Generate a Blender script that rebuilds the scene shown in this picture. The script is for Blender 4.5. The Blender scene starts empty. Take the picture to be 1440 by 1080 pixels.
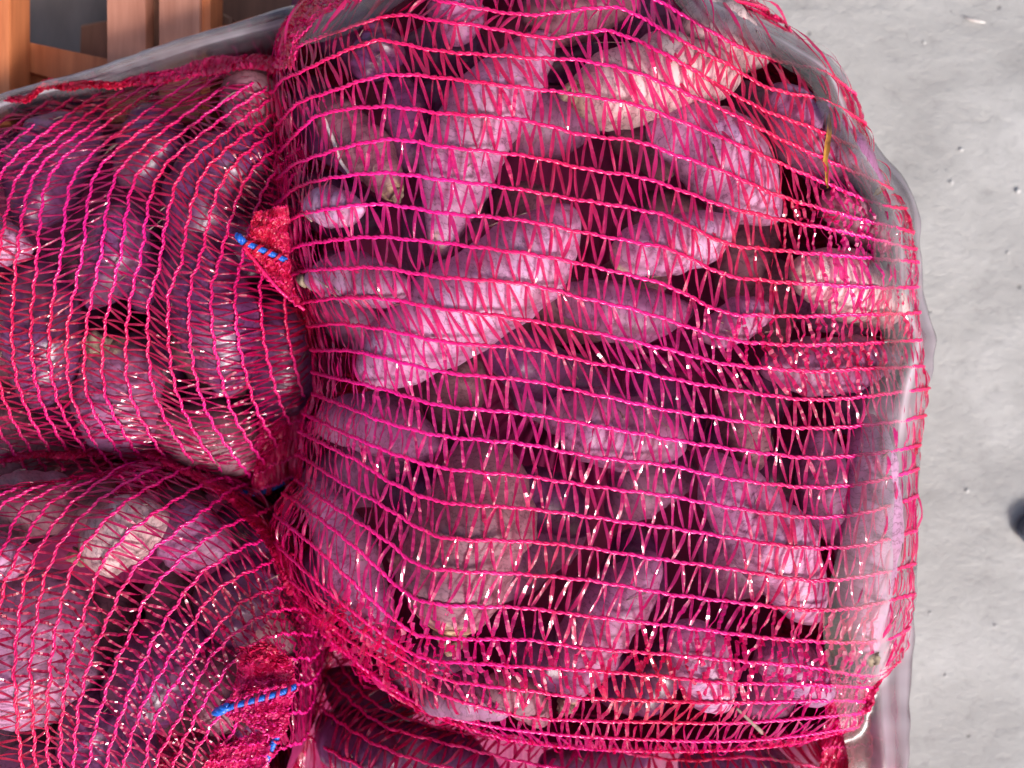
import bpy, math, random
import numpy as np
from mathutils import Vector
from mathutils.bvhtree import BVHTree
from mathutils import noise as mnoise
random.seed(7); rng = np.random.default_rng(7)
S = bpy.context.scene
COL = S.collection
R = math.radians

# ------------------------------------------------------------------ camera, light, exposure
CAMZ, LENS = 0.80, 34.0
FPX = 1440 * LENS / 36.0
cam = bpy.data.cameras.new('camera'); co = bpy.data.objects.new('camera', cam); COL.objects.link(co)
co.location = (0, 0, CAMZ); cam.lens = LENS; cam.sensor_width = 36; cam.clip_start = 0.01; cam.clip_end = 100
cam.dof.use_dof = True; cam.dof.focus_distance = CAMZ - 0.235; cam.dof.aperture_fstop = 4.8
S.camera = co

SUN_EL, SUN_AZ = 42.0, 144.0          # azimuth clockwise from +Y (top of the picture): from the lower right
w = bpy.data.worlds.new("World"); S.world = w; w.use_nodes = True
nt = w.node_tree; bg = nt.nodes['Background']
sky = nt.nodes.new('ShaderNodeTexSky'); sky.sky_type = 'NISHITA'; sky.sun_disc = False
sky.sun_elevation = R(SUN_EL); sky.sun_rotation = R(SUN_AZ); sky.air_density = 1.0; sky.dust_density = 5.0
nt.links.new(sky.outputs[0], bg.inputs[0]); bg.inputs[1].default_value = 0.125
sl = bpy.data.lights.new('sun', 'SUN'); so = bpy.data.objects.new('sun', sl); COL.objects.link(so)
sl.energy = 2.6; sl.angle = R(15); sl.color = (1.0, 0.975, 0.985)
az, el = R(SUN_AZ), R(SUN_EL)
dirv = Vector((math.sin(az) * math.cos(el), math.cos(az) * math.cos(el), math.sin(el)))
so.rotation_euler = dirv.to_track_quat('Z', 'Y').to_euler(); so.location = dirv * 5
S.view_settings.view_transform = 'Standard'; S.view_settings.look = 'None'
S.view_settings.gamma = 1.0; S.view_settings.exposure = 0.55
S.cycles.transparent_max_bounces = 24

# ------------------------------------------------------------------ helpers
def P(px, py, z):
    k = (CAMZ - z) / FPX
    return np.array([(px - 720) * k, (540 - py) * k, z])
def toPx(p):
    k = (CAMZ - p[2]) / FPX
    return p[0] / k + 720, 540 - p[1] / k
def tag(o, label=None, cat=None, group=None, kind=None):
    if label: o['label'] = label
    if cat: o['category'] = cat
    if group: o['group'] = group
    if kind: o['kind'] = kind
    return o
def mesh_obj(name, V, F, mat, parent=None, smooth=True):
    me = bpy.data.meshes.new(name)
    me.from_pydata([tuple(map(float, v)) for v in V], [], F)
    if smooth: me.polygons.foreach_set('use_smooth', [True] * len(me.polygons))
    me.materials.append(mat); me.update()
    o = bpy.data.objects.new(name, me); COL.objects.link(o)
    if parent is not None: o.parent = parent
    return o
def empty(name, loc=(0, 0, 0)):
    o = bpy.data.objects.new(name, None); COL.objects.link(o); o.location = loc; o.empty_display_size = 0.02
    return o
def catmull(pts, n):
    p = np.array(pts, float); m = len(p)
    if m == 2: 
        t = np.linspace(0, 1, n)[:, None]; return p[0] * (1 - t) + p[1] * t
    d = np.r_[0, np.cumsum(np.linalg.norm(np.diff(p, axis=0), axis=1))]
    # cubic hermite with finite-difference tangents
    tan = np.zeros_like(p)
    tan[1:-1] = (p[2:] - p[:-2]) / (d[2:] - d[:-2])[:, None]
    tan[0] = (p[1] - p[0]) / (d[1] - d[0]); tan[-1] = (p[-1] - p[-2]) / (d[-1] - d[-2])
    s = np.linspace(0, d[-1], n); i = np.clip(np.searchsorted(d, s, side='right') - 1, 0, m - 2)
    h = (d[i + 1] - d[i])[:, None]; t = ((s - d[i]) / (d[i + 1] - d[i]))[:, None]
    return ((2*t**3 - 3*t**2 + 1) * p[i] + (t**3 - 2*t**2 + t) * h * tan[i]
            + (-2*t**3 + 3*t**2) * p[i + 1] + (t**3 - t**2) * h * tan[i + 1])
def resample(P3, n, warp=0.0):
    d = np.r_[0, np.cumsum(np.linalg.norm(np.diff(P3, axis=0), axis=1))]
    t = np.linspace(0, 1, n); s = d[-1] * (t - warp * np.sin(2 * np.pi * t))
    return np.stack([np.interp(s, d, P3[:, k]) for k in range(P3.shape[1])], 1)
def norm(v): return v / (np.linalg.norm(v, axis=-1, keepdims=True) + 1e-12)
def tube(C, rad, sides, base, V, F):
    C = np.asarray(C); n = len(C); T = norm(np.gradient(C, axis=0))
    up = np.array([0.13, 0.21, 0.97]); A = norm(np.cross(T, up)); B = np.cross(T, A)
    rad = np.broadcast_to(rad, (n,))
    b0 = len(V)
    for k in range(sides):
        a = 2 * math.pi * k / sides
        V_k = C + (A * math.cos(a) + B * math.sin(a)) * rad[:, None]
        if k == 0: ring = [V_k]
        else: ring.append(V_k)
    ring = np.stack(ring, 1).reshape(-1, 3)
    V.extend(ring.tolist())
    for i in range(n - 1):
        for k in range(sides):
            k2 = (k + 1) % sides
            F.append((b0 + i*sides + k, b0 + i*sides + k2, b0 + (i+1)*sides + k2, b0 + (i+1)*sides + k))
    F.append(tuple(b0 + k for k in range(sides))[::-1]); F.append(tuple(b0 + (n-1)*sides + k for k in range(sides)))

# ------------------------------------------------------------------ materials
def newmat(name):
    m = bpy.data.materials.new(name); m.use_nodes = True
    t = m.node_tree; t.nodes.clear(); out = t.nodes.new('ShaderNodeOutputMaterial')
    return m, t, out
def N(t, kind, **kw):
    n = t.nodes.new(kind)
    for k, v in kw.items():
        if k in ('operation', 'blend_type', 'data_type', 'noise_dimensions', 'feature', 'interpolation', 'wave_type', 'bands_direction'): setattr(n, k, v)
        else: n.inputs[k].default_value = v
    return n
def ramp(t, src, stops):
    r = t.nodes.new('ShaderNodeValToRGB'); e = r.color_ramp.elements
    while len(e) < len(stops): e.new(0.5)
    for i, (p, c) in enumerate(stops):
        e[i].position = p; e[i].color = (c if len(c) == 4 else (*c, 1))
    t.links.new(src, r.inputs[0]); return r

def net_material(name, base, transp, rough, sat_noise=True, trans=0.35, spec=0.6, coat=1.0):
    m, t, out = newmat(name); L = t.links.new
    pr = N(t, 'ShaderNodeBsdfPrincipled', Roughness=rough); pr.inputs['IOR'].default_value = 1.5
    pr.inputs['Specular IOR Level'].default_value = spec
    pr.inputs['Coat Weight'].default_value = coat; pr.inputs['Coat Roughness'].default_value = 0.05; pr.inputs['Coat IOR'].default_value = 2.0
    geo = N(t, 'ShaderNodeNewGeometry'); no = N(t, 'ShaderNodeTexNoise', Scale=9.0, Detail=2.0)
    L(geo.outputs['Position'], no.inputs['Vector'])
    r = ramp(t, no.outputs['Fac'], [(0.36, (base[0] * .9, base[1] * .8, base[2] * .35)), (0.62, base)])  # redder and pinker patches paint in the shifting sheen on one red film
    L(r.outputs[0], pr.inputs['Base Color'])
    tl = N(t, 'ShaderNodeBsdfTranslucent'); L(r.outputs[0], tl.inputs['Color'])
    bu = N(t, 'ShaderNodeBump', Strength=0.35, Distance=0.0004); n2 = N(t, 'ShaderNodeTexNoise', Scale=900.0, Detail=1.0)
    L(geo.outputs['Position'], n2.inputs['Vector']); L(n2.outputs['Fac'], bu.inputs['Height']); L(bu.outputs[0], pr.inputs['Normal'])
    mx = N(t, 'ShaderNodeMixShader'); mx.inputs[0].default_value = trans
    L(pr.outputs[0], mx.inputs[1]); L(tl.outputs[0], mx.inputs[2])
    tr = N(t, 'ShaderNodeBsdfTransparent'); tr.inputs['Color'].default_value = (0.95, 0.16, 0.42, 1)
    m2 = N(t, 'ShaderNodeMixShader'); m2.inputs[0].default_value = transp
    L(mx.outputs[0], m2.inputs[1]); L(tr.outputs[0], m2.inputs[2]); L(m2.outputs[0], out.inputs[0])
    return m
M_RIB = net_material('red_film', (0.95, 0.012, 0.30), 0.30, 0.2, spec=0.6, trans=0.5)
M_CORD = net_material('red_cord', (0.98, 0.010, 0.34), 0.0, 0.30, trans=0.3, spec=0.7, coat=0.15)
M_RIB_SHADED = net_material('shaded_film', (0.50, 0.005, 0.12), 0.18, 0.22, spec=0.6, coat=0.35)  # same red film, darkened so the colour carries the dimmer bags' shade
M_HEM = net_material('hem_film', (0.70, 0.012, 0.17), 0.15, 0.4, spec=0.5, coat=0.12)

def skin_material(name, c1, c2, c3, rough=0.62):
    m, t, out = newmat(name); L = t.links.new
    pr = N(t, 'ShaderNodeBsdfPrincipled', Roughness=rough)
    tc = N(t, 'ShaderNodeTexCoord'); oi = N(t, 'ShaderNodeObjectInfo')
    mp = N(t, 'ShaderNodeMapping'); mp.inputs['Scale'].default_value = (9, 26, 26)
    L(tc.outputs['Object'], mp.inputs[0])
    add = N(t, 'ShaderNodeVectorMath', operation='ADD'); L(mp.outputs[0], add.inputs[0])
    cb = N(t, 'ShaderNodeMath', operation='MULTIPLY'); cb.inputs[1].default_value = 40; L(oi.outputs['Random'], cb.inputs[0])
    L(cb.outputs[0], add.inputs[1])
    n1 = N(t, 'ShaderNodeTexNoise', Scale=1.0, Detail=6.0, Roughness=0.65); L(add.outputs[0], n1.inputs['Vector'])
    r1 = ramp(t, n1.outputs['Fac'], [(0.30, c1), (0.52, c2), (0.72, c3)])
    mp2 = N(t, 'ShaderNodeMapping'); mp2.inputs['Scale'].default_value = (2.2, 1, 1); L(tc.outputs['Object'], mp2.inputs[0])
    n2 = N(t, 'ShaderNodeTexNoise', Scale=230.0, Detail=6.0, Roughness=.7); L(mp2.outputs[0], n2.inputs['Vector'])
    r2 = ramp(t, n2.outputs['Fac'], [(0.36, (0.30, 0.22, 0.26)), (0.45, (1, 1, 1))])
    mu = N(t, 'ShaderNodeMix', data_type='RGBA', blend_type='MULTIPLY'); mu.inputs[0].default_value = 0.7
    L(r1.outputs[0], mu.inputs[6]); L(r2.outputs[0], mu.inputs[7])
    # corky ends: attribute 'cork' stored per vertex
    at = N(t, 'ShaderNodeAttribute'); at.attribute_name = 'cork'
    n3 = N(t, 'ShaderNodeTexNoise', Scale=130.0, Detail=5.0); L(tc.outputs['Object'], n3.inputs['Vector'])
    r3 = ramp(t, n3.outputs['Fac'], [(0.35, (0.10, 0.06, 0.04)), (0.5, (0.36, 0.27, 0.13)), (0.65, (0.62, 0.52, 0.33))])
    sm = N(t, 'ShaderNodeMath', operation='MULTIPLY_ADD'); L(n3.outputs['Fac'], sm.inputs[0]); sm.inputs[1].default_value = 1.2
    L(at.outputs['Fac'], sm.inputs[2])
    r4 = ramp(t, sm.outputs[0], [(0.95, (0, 0, 0)), (1.0, (1, 1, 1))]); 
    m4 = N(t, 'ShaderNodeMath', operation='SUBTRACT'); L(sm.outputs[0], m4.inputs[0]); m4.inputs[1].default_value = 0.85
    m5 = N(t, 'ShaderNodeMath', operation='MULTIPLY'); m5.use_clamp = True; L(m4.outputs[0], m5.inputs[0]); m5.inputs[1].default_value = 2.2
    mc = N(t, 'ShaderNodeMix', data_type='RGBA'); L(m5.outputs[0], mc.inputs[0]); L(mu.outputs[2], mc.inputs[6]); L(r3.outputs[0], mc.inputs[7])
    n5 = N(t, 'ShaderNodeTexNoise', Scale=38.0, Detail=8.0, Roughness=.72); L(add.outputs[0], n5.inputs['Vector']); n5.inputs['Scale'].default_value = 1.6
    r5 = ramp(t, n5.outputs['Fac'], [(0.50, (0, 0, 0)), (0.62, (1, 1, 1))])
    m6 = N(t, 'ShaderNodeMath', operation='MULTIPLY'); L(r5.outputs[0], m6.inputs[0]); m6.inputs[1].default_value = .38
    so_ = N(t, 'ShaderNodeMix', data_type='RGBA'); L(m6.outputs[0], so_.inputs[0]); L(mc.outputs[2], so_.inputs[6]); so_.inputs[7].default_value = (0.19, 0.095, 0.095, 1)
    wv = N(t, 'ShaderNodeTexWave', Scale=60.0, Distortion=9.0, Detail=4.0); wv.inputs['Detail Scale'].default_value = 3.0; L(tc.outputs['Object'], wv.inputs['Vector'])
    r6 = ramp(t, wv.outputs['Fac'], [(0.02, (0.42, 0.34, 0.36)), (0.16, (1, 1, 1))])
    cr = N(t, 'ShaderNodeMix', data_type='RGBA', blend_type='MULTIPLY'); cr.inputs[0].default_value = 0.6; L(so_.outputs[2], cr.inputs[6]); L(r6.outputs[0], cr.inputs[7])
    L(cr.outputs[2], pr.inputs['Base Color'])
    bu = N(t, 'ShaderNodeBump', Strength=0.5, Distance=0.0007)
    ad = N(t, 'ShaderNodeMath', operation='ADD'); L(n1.outputs['Fac'], ad.inputs[0])
    mm = N(t, 'ShaderNodeMath', operation='MULTIPLY'); mm.inputs[1].default_value = 0.45; L(n2.outputs['Fac'], mm.inputs[0]); L(mm.outputs[0], ad.inputs[1])
    L(ad.outputs[0], bu.inputs['Height']); L(bu.outputs[0], pr.inputs['Normal'])
    L(pr.outputs[0], out.inputs[0]); t.nodes.remove(r4)
    return m
SKIN = {
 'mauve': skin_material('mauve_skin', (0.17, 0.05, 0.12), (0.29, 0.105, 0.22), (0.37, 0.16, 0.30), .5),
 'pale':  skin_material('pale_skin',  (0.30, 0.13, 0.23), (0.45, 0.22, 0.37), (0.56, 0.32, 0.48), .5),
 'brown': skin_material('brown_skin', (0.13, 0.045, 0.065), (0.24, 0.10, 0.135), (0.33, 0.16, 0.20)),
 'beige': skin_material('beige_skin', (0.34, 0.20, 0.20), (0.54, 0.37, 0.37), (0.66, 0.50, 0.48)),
 'purple': skin_material('purple_shaded_skin', (0.055, 0.010, 0.048), (0.12, 0.030, 0.105), (0.20, 0.07, 0.18), 0.30),  # purple skin, deepened to put shade into the colour of dim roots
}
def simple_mat(name, c1, c2, scale, rough=0.6, bump=0.3, dist=0.001, stretch=(1, 1, 1)):
    m, t, out = newmat(name); L = t.links.new
    pr = N(t, 'ShaderNodeBsdfPrincipled', Roughness=rough); tc = N(t, 'ShaderNodeTexCoord')
    mp = N(t, 'ShaderNodeMapping'); mp.inputs['Scale'].default_value = stretch; L(tc.outputs['Object'], mp.inputs[0])
    n = N(t, 'ShaderNodeTexNoise', Scale=scale, Detail=6.0, Roughness=0.6); L(mp.outputs[0], n.inputs['Vector'])
    r = ramp(t, n.outputs['Fac'], [(0.3, c1), (0.7, c2)]); L(r.outputs[0], pr.inputs['Base Color'])
    b = N(t, 'ShaderNodeBump', Strength=bump, Distance=dist); L(n.outputs['Fac'], b.inputs['Height']); L(b.outputs[0], pr.inputs['Normal'])
    L(pr.outputs[0], out.inputs[0]); return m
M_STEM = simple_mat('corky_stem', (0.05, 0.03, 0.025), (0.38, 0.29, 0.20), 160, 0.8, 0.8, 0.002)
M_BLUE = simple_mat('blue_twine', (0.004, 0.04, 0.30), (0.015, 0.17, 0.70), 500, 0.35, 0.4, 0.0004)
M_WOOD = simple_mat('orange_wood', (0.42, 0.115, 0.04), (0.66, 0.22, 0.085), 9, 0.5, 0.2, 0.001, (12, 1, 12))
M_WOOD2 = simple_mat('pinkish_wood', (0.34, 0.13, 0.08), (0.50, 0.22, 0.145), 9, 0.5, 0.2, 0.001, (12, 1, 12))
M_WOODD = simple_mat('dark_wood', (0.16, 0.07, 0.04), (0.26, 0.12, 0.07), 9, 0.6, 0.2, 0.001, (12, 1, 12))
M_BACK = simple_mat('warm_backing', (0.17, 0.125, 0.10), (0.26, 0.20, 0.165), 12, 0.7, 0.3, 0.001, (3, 1, 1))
M_LEAF = simple_mat('yellow_leaf', (0.30, 0.11, 0.02), (0.62, 0.30, 0.04), 90, 0.5, 0.4, 0.001)
M_ROOT = simple_mat('dry_rootlet', (0.40, 0.33, 0.30), (0.72, 0.68, 0.66), 200, 0.7, 0.4, 0.001)
M_HAIR = simple_mat('root_hair_brown', (0.12, 0.07, 0.06), (0.34, 0.24, 0.20), 200, 0.7, 0.4, 0.001)
M_SHOE = simple_mat('shoe_grey', (0.035, 0.04, 0.06), (0.07, 0.08, 0.11), 300, 0.6, 0.4, 0.0006)
M_SHOEB = simple_mat('shoe_brown', (0.10, 0.05, 0.035), (0.17, 0.09, 0.06), 200, 0.6, 0.3, 0.0006)
M_STONE = simple_mat('pebble_grey', (0.35, 0.34, 0.33), (0.7, 0.69, 0.68), 150, 0.8, 0.5, 0.001)

def concrete():
    m, t, out = newmat('concrete'); L = t.links.new
    pr = N(t, 'ShaderNodeBsdfPrincipled', Roughness=0.8); tc = N(t, 'ShaderNodeTexCoord')
    mp = N(t, 'ShaderNodeMapping'); mp.inputs['Rotation'].default_value = (0, 0, R(35)); mp.inputs['Scale'].default_value = (1, 1.35, 1)
    L(tc.outputs['Object'], mp.inputs[0])
    a = N(t, 'ShaderNodeTexNoise', Scale=7.0, Detail=10.0, Roughness=0.62, Distortion=0.4); L(mp.outputs[0], a.inputs['Vector'])
    b = N(t, 'ShaderNodeTexNoise', Scale=42.0, Detail=10.0, Roughness=0.78); L(mp.outputs[0], b.inputs['Vector'])
    r = ramp(t, a.outputs['Fac'], [(0.30, (0.29, 0.28, 0.27)), (0.52, (0.40, 0.388, 0.375)), (0.72, (0.50, 0.488, 0.475))])
    r2 = ramp(t, b.outputs['Fac'], [(0.30, (0.5, 0.49, 0.49)), (0.46, (1, 1, 1))])
    mu = N(t, 'ShaderNodeMix', data_type='RGBA', blend_type='MULTIPLY'); mu.inputs[0].default_value = 0.55
    L(r.outputs[0], mu.inputs[6]); L(r2.outputs[0], mu.inputs[7])
    v = N(t, 'ShaderNodeTexVoronoi', Scale=34.0); L(tc.outputs['Object'], v.inputs['Vector'])
    r3 = ramp(t, v.outputs['Distance'], [(0.035, (0.45, 0.44, 0.43)), (0.075, (1, 1, 1))])
    mv = N(t, 'ShaderNodeMix', data_type='RGBA', blend_type='MULTIPLY'); mv.inputs[0].default_value = 0.6
    L(mu.outputs[2], mv.inputs[6]); L(r3.outputs[0], mv.inputs[7]); L(mv.outputs[2], pr.inputs['Base Color'])
    b1 = N(t, 'ShaderNodeBump', Strength=0.7, Distance=0.006); L(a.outputs['Fac'], b1.inputs['Height'])
    b2 = N(t, 'ShaderNodeBump', Strength=1.0, Distance=0.0035); L(b.outputs['Fac'], b2.inputs['Height']); L(b1.outputs[0], b2.inputs['Normal'])
    b3 = N(t, 'ShaderNodeBump', Strength=0.8, Distance=0.002); L(r3.outputs[0], b3.inputs['Height']); L(b2.outputs[0], b3.inputs['Normal'])
    L(b3.outputs[0], pr.inputs['Normal']); L(pr.outputs[0], out.inputs[0]); return m
def plastic():
    m, t, out = newmat('clear_plastic'); L = t.links.new
    tr = N(t, 'ShaderNodeBsdfTransparent'); tr.inputs['Color'].default_value = (0.985, 0.97, 0.985, 1)
    df = N(t, 'ShaderNodeBsdfDiffuse'); df.inputs['Color'].default_value = (0.96, 0.87, 0.96, 1)
    tl = N(t, 'ShaderNodeBsdfTranslucent'); tl.inputs['Color'].default_value = (0.96, 0.87, 0.96, 1)
    gl = N(t, 'ShaderNodeBsdfGlossy', Roughness=0.2)
    lw = N(t, 'ShaderNodeLayerWeight', Blend=0.45)
    md = N(t, 'ShaderNodeMixShader'); md.inputs[0].default_value = 0.5; L(df.outputs[0], md.inputs[1]); L(tl.outputs[0], md.inputs[2])
    f1 = N(t, 'ShaderNodeMath', operation='MULTIPLY_ADD'); f1.use_clamp = True; L(lw.outputs['Facing'], f1.inputs[0]); f1.inputs[1].default_value = 0.42; f1.inputs[2].default_value = 0.20
    ha = N(t, 'ShaderNodeAttribute'); ha.attribute_name = 'haze'; fh = N(t, 'ShaderNodeMath', operation='MULTIPLY'); L(f1.outputs[0], fh.inputs[0]); L(ha.outputs['Fac'], fh.inputs[1])
    m1 = N(t, 'ShaderNodeMixShader'); L(fh.outputs[0], m1.inputs[0]); L(tr.outputs[0], m1.inputs[1]); L(md.outputs[0], m1.inputs[2])
    fr = N(t, 'ShaderNodeFresnel', IOR=1.5); m2 = N(t, 'ShaderNodeMixShader'); L(fr.outputs[0], m2.inputs[0]); L(m1.outputs[0], m2.inputs[1]); L(gl.outputs[0], m2.inputs[2])
    L(m2.outputs[0], out.inputs[0]); return m
M_CON = concrete(); M_PLA = plastic()

# ------------------------------------------------------------------ the setting: floor
V = [(-15, -15, 0), (15, -15, 0), (15, 15, 0), (-15, 15, 0)]
fl = mesh_obj('floor', V, [(0, 1, 2, 3)], M_CON, smooth=False); tag(fl, kind='structure')

def underside(parent, bag):  # solid dark bowl added so the gaps between roots read as shade
    q = bag.poly[:-1]; n = len(q); VV, FF = [], []
    w0 = np.array([P(x, y, bag.zedge - .004) for x, y in q]); c = w0.mean(0)
    lv = [(0.985, bag.zedge - .004), (1.0, bag.zedge * .72), (.985, bag.zedge * .45), (.94, bag.zedge * .2), (.84, .022), (.5, .014), (.2, .012)]
    for f, z in lv:
        for i in range(n):
            v = c + (w0[i] - c) * f; a = .0025 * mnoise.noise(Vector((i * .9, z * 30, 2))); d = norm(w0[i] - c)
            VV.append((v[0] + d[0] * a, v[1] + d[1] * a, z))
    for l in range(len(lv) - 1):
        for i in range(n): FF.append((l*n+i, (l+1)*n+i, (l+1)*n+(i+1) % n, l*n+(i+1) % n))
    FF.append(tuple((len(lv)-1)*n + i for i in range(n)))
    return mesh_obj('underside', VV, FF, M_GAP_SHADE, parent)
M_GAP_SHADE = simple_mat('gap_shade_red', (0.18, 0.005, 0.06), (0.32, 0.010, 0.11), 300, 0.5, 0.6, 0.001, (1, .2, 1))  # dark red stands for the shade inside the bag
# ------------------------------------------------------------------ bag envelope
class Bag:
    def __init__(s, outline, ztop, zedge, Rpx, step=8, pw=1.0):
        s.poly = catmull(outline + [outline[0]], 160)
        s.ztop, s.zedge, s.Rpx, s.step = ztop, zedge, Rpx, step
        s.x0, s.y0 = s.poly.min(0) - 24; x1, y1 = s.poly.max(0) + 24
        s.nx = int((x1 - s.x0) / step) + 1; s.ny = int((y1 - s.y0) / step) + 1
        gx = s.x0 + np.arange(s.nx) * step; gy = s.y0 + np.arange(s.ny) * step
        X, Y = np.meshgrid(gx, gy); s.X, s.Y = X, Y
        a = s.poly[:-1]; b = s.poly[1:]; pts = np.stack([X.ravel(), Y.ravel()], 1)
        d = np.full(len(pts), 1e9); ins = np.zeros(len(pts), bool)
        for p, q in zip(a, b):
            v = q - p; t = np.clip(((pts - p) @ v) / (v @ v + 1e-9), 0, 1)
            d = np.minimum(d, np.linalg.norm(pts - p - t[:, None] * v, axis=1))
            c = (p[1] > pts[:, 1]) != (q[1] > pts[:, 1])
            ins ^= c & (pts[:, 0] < (q[0] - p[0]) * (pts[:, 1] - p[1]) / (q[1] - p[1] + 1e-12) + p[0])
        s.sd = np.where(ins, d, -d).reshape(X.shape); s.ins = ins.reshape(X.shape)
        u = np.clip(s.sd / Rpx, 0, 1); s.dome = zedge + (ztop - zedge) * np.sqrt(1 - (1 - u) ** 2) ** pw
        s.dome = np.where(s.ins, s.dome, zedge)
        s.Z = s.dome.copy()
    def samp(s, A, px, py):
        fx = np.clip((np.asarray(px, float) - s.x0) / s.step, 0, s.nx - 1.001); fy = np.clip((np.asarray(py, float) - s.y0) / s.step, 0, s.ny - 1.001)
        i = fx.astype(int); j = fy.astype(int); a = fx - i; b = fy - j
        return (A[j, i]*(1-a)*(1-b) + A[j, i+1]*a*(1-b) + A[j+1, i]*(1-a)*b + A[j+1, i+1]*a*b)
    def dz(s, px, py): return s.samp(s.dome, px, py)
    def drape(s, objs, floor=0.93, iters=260, clear=0.0026):
        """lay the netting over the roots: obstacle height from rays, then a taut membrane over it"""
        VV, FF = [], []
        for o in objs:
            b = len(VV); mw = o.matrix_world
            VV += [mw @ v.co for v in o.data.vertices]; FF += [tuple(b + i for i in p.vertices) for p in o.data.polygons]
        bvh = BVHTree.FromPolygons(VV, FF); org = Vector((0, 0, CAMZ))
        ob = s.zedge + (s.dome - s.zedge) * floor
        base = ob.copy()
        for j in range(s.ny):
            for i in range(s.nx):
                if not s.ins[j, i]: continue
                d = Vector(P(s.X[j, i], s.Y[j, i], 0)) - org
                h = bvh.ray_cast(org, d.normalized())
                if h[0] is not None: ob[j, i] = max(ob[j, i], min(h[0].z + clear, s.dome[j, i] + 0.02))
        Z = np.maximum(ob, s.dome * 0.5 + base * 0.5)
        free = s.ins
        for k in range(iters):
            A = Z.copy()
            A[1:-1, 1:-1] = (Z[:-2, 1:-1] + Z[2:, 1:-1] + Z[1:-1, :-2] + Z[1:-1, 2:]) / 4
            Z = np.where(free, np.maximum(ob, A), Z)
        for k in range(7):
            A = Z.copy(); A[1:-1, 1:-1] = (Z[:-2, 1:-1] + Z[2:, 1:-1] + Z[1:-1, :-2] + Z[1:-1, 2:] + 4*Z[1:-1, 1:-1]) / 8
            Z = np.where(free, A, Z)
        s.Z = Z
    def inside(s, px, py): return s.samp(s.sd, px, py) > 0

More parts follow.
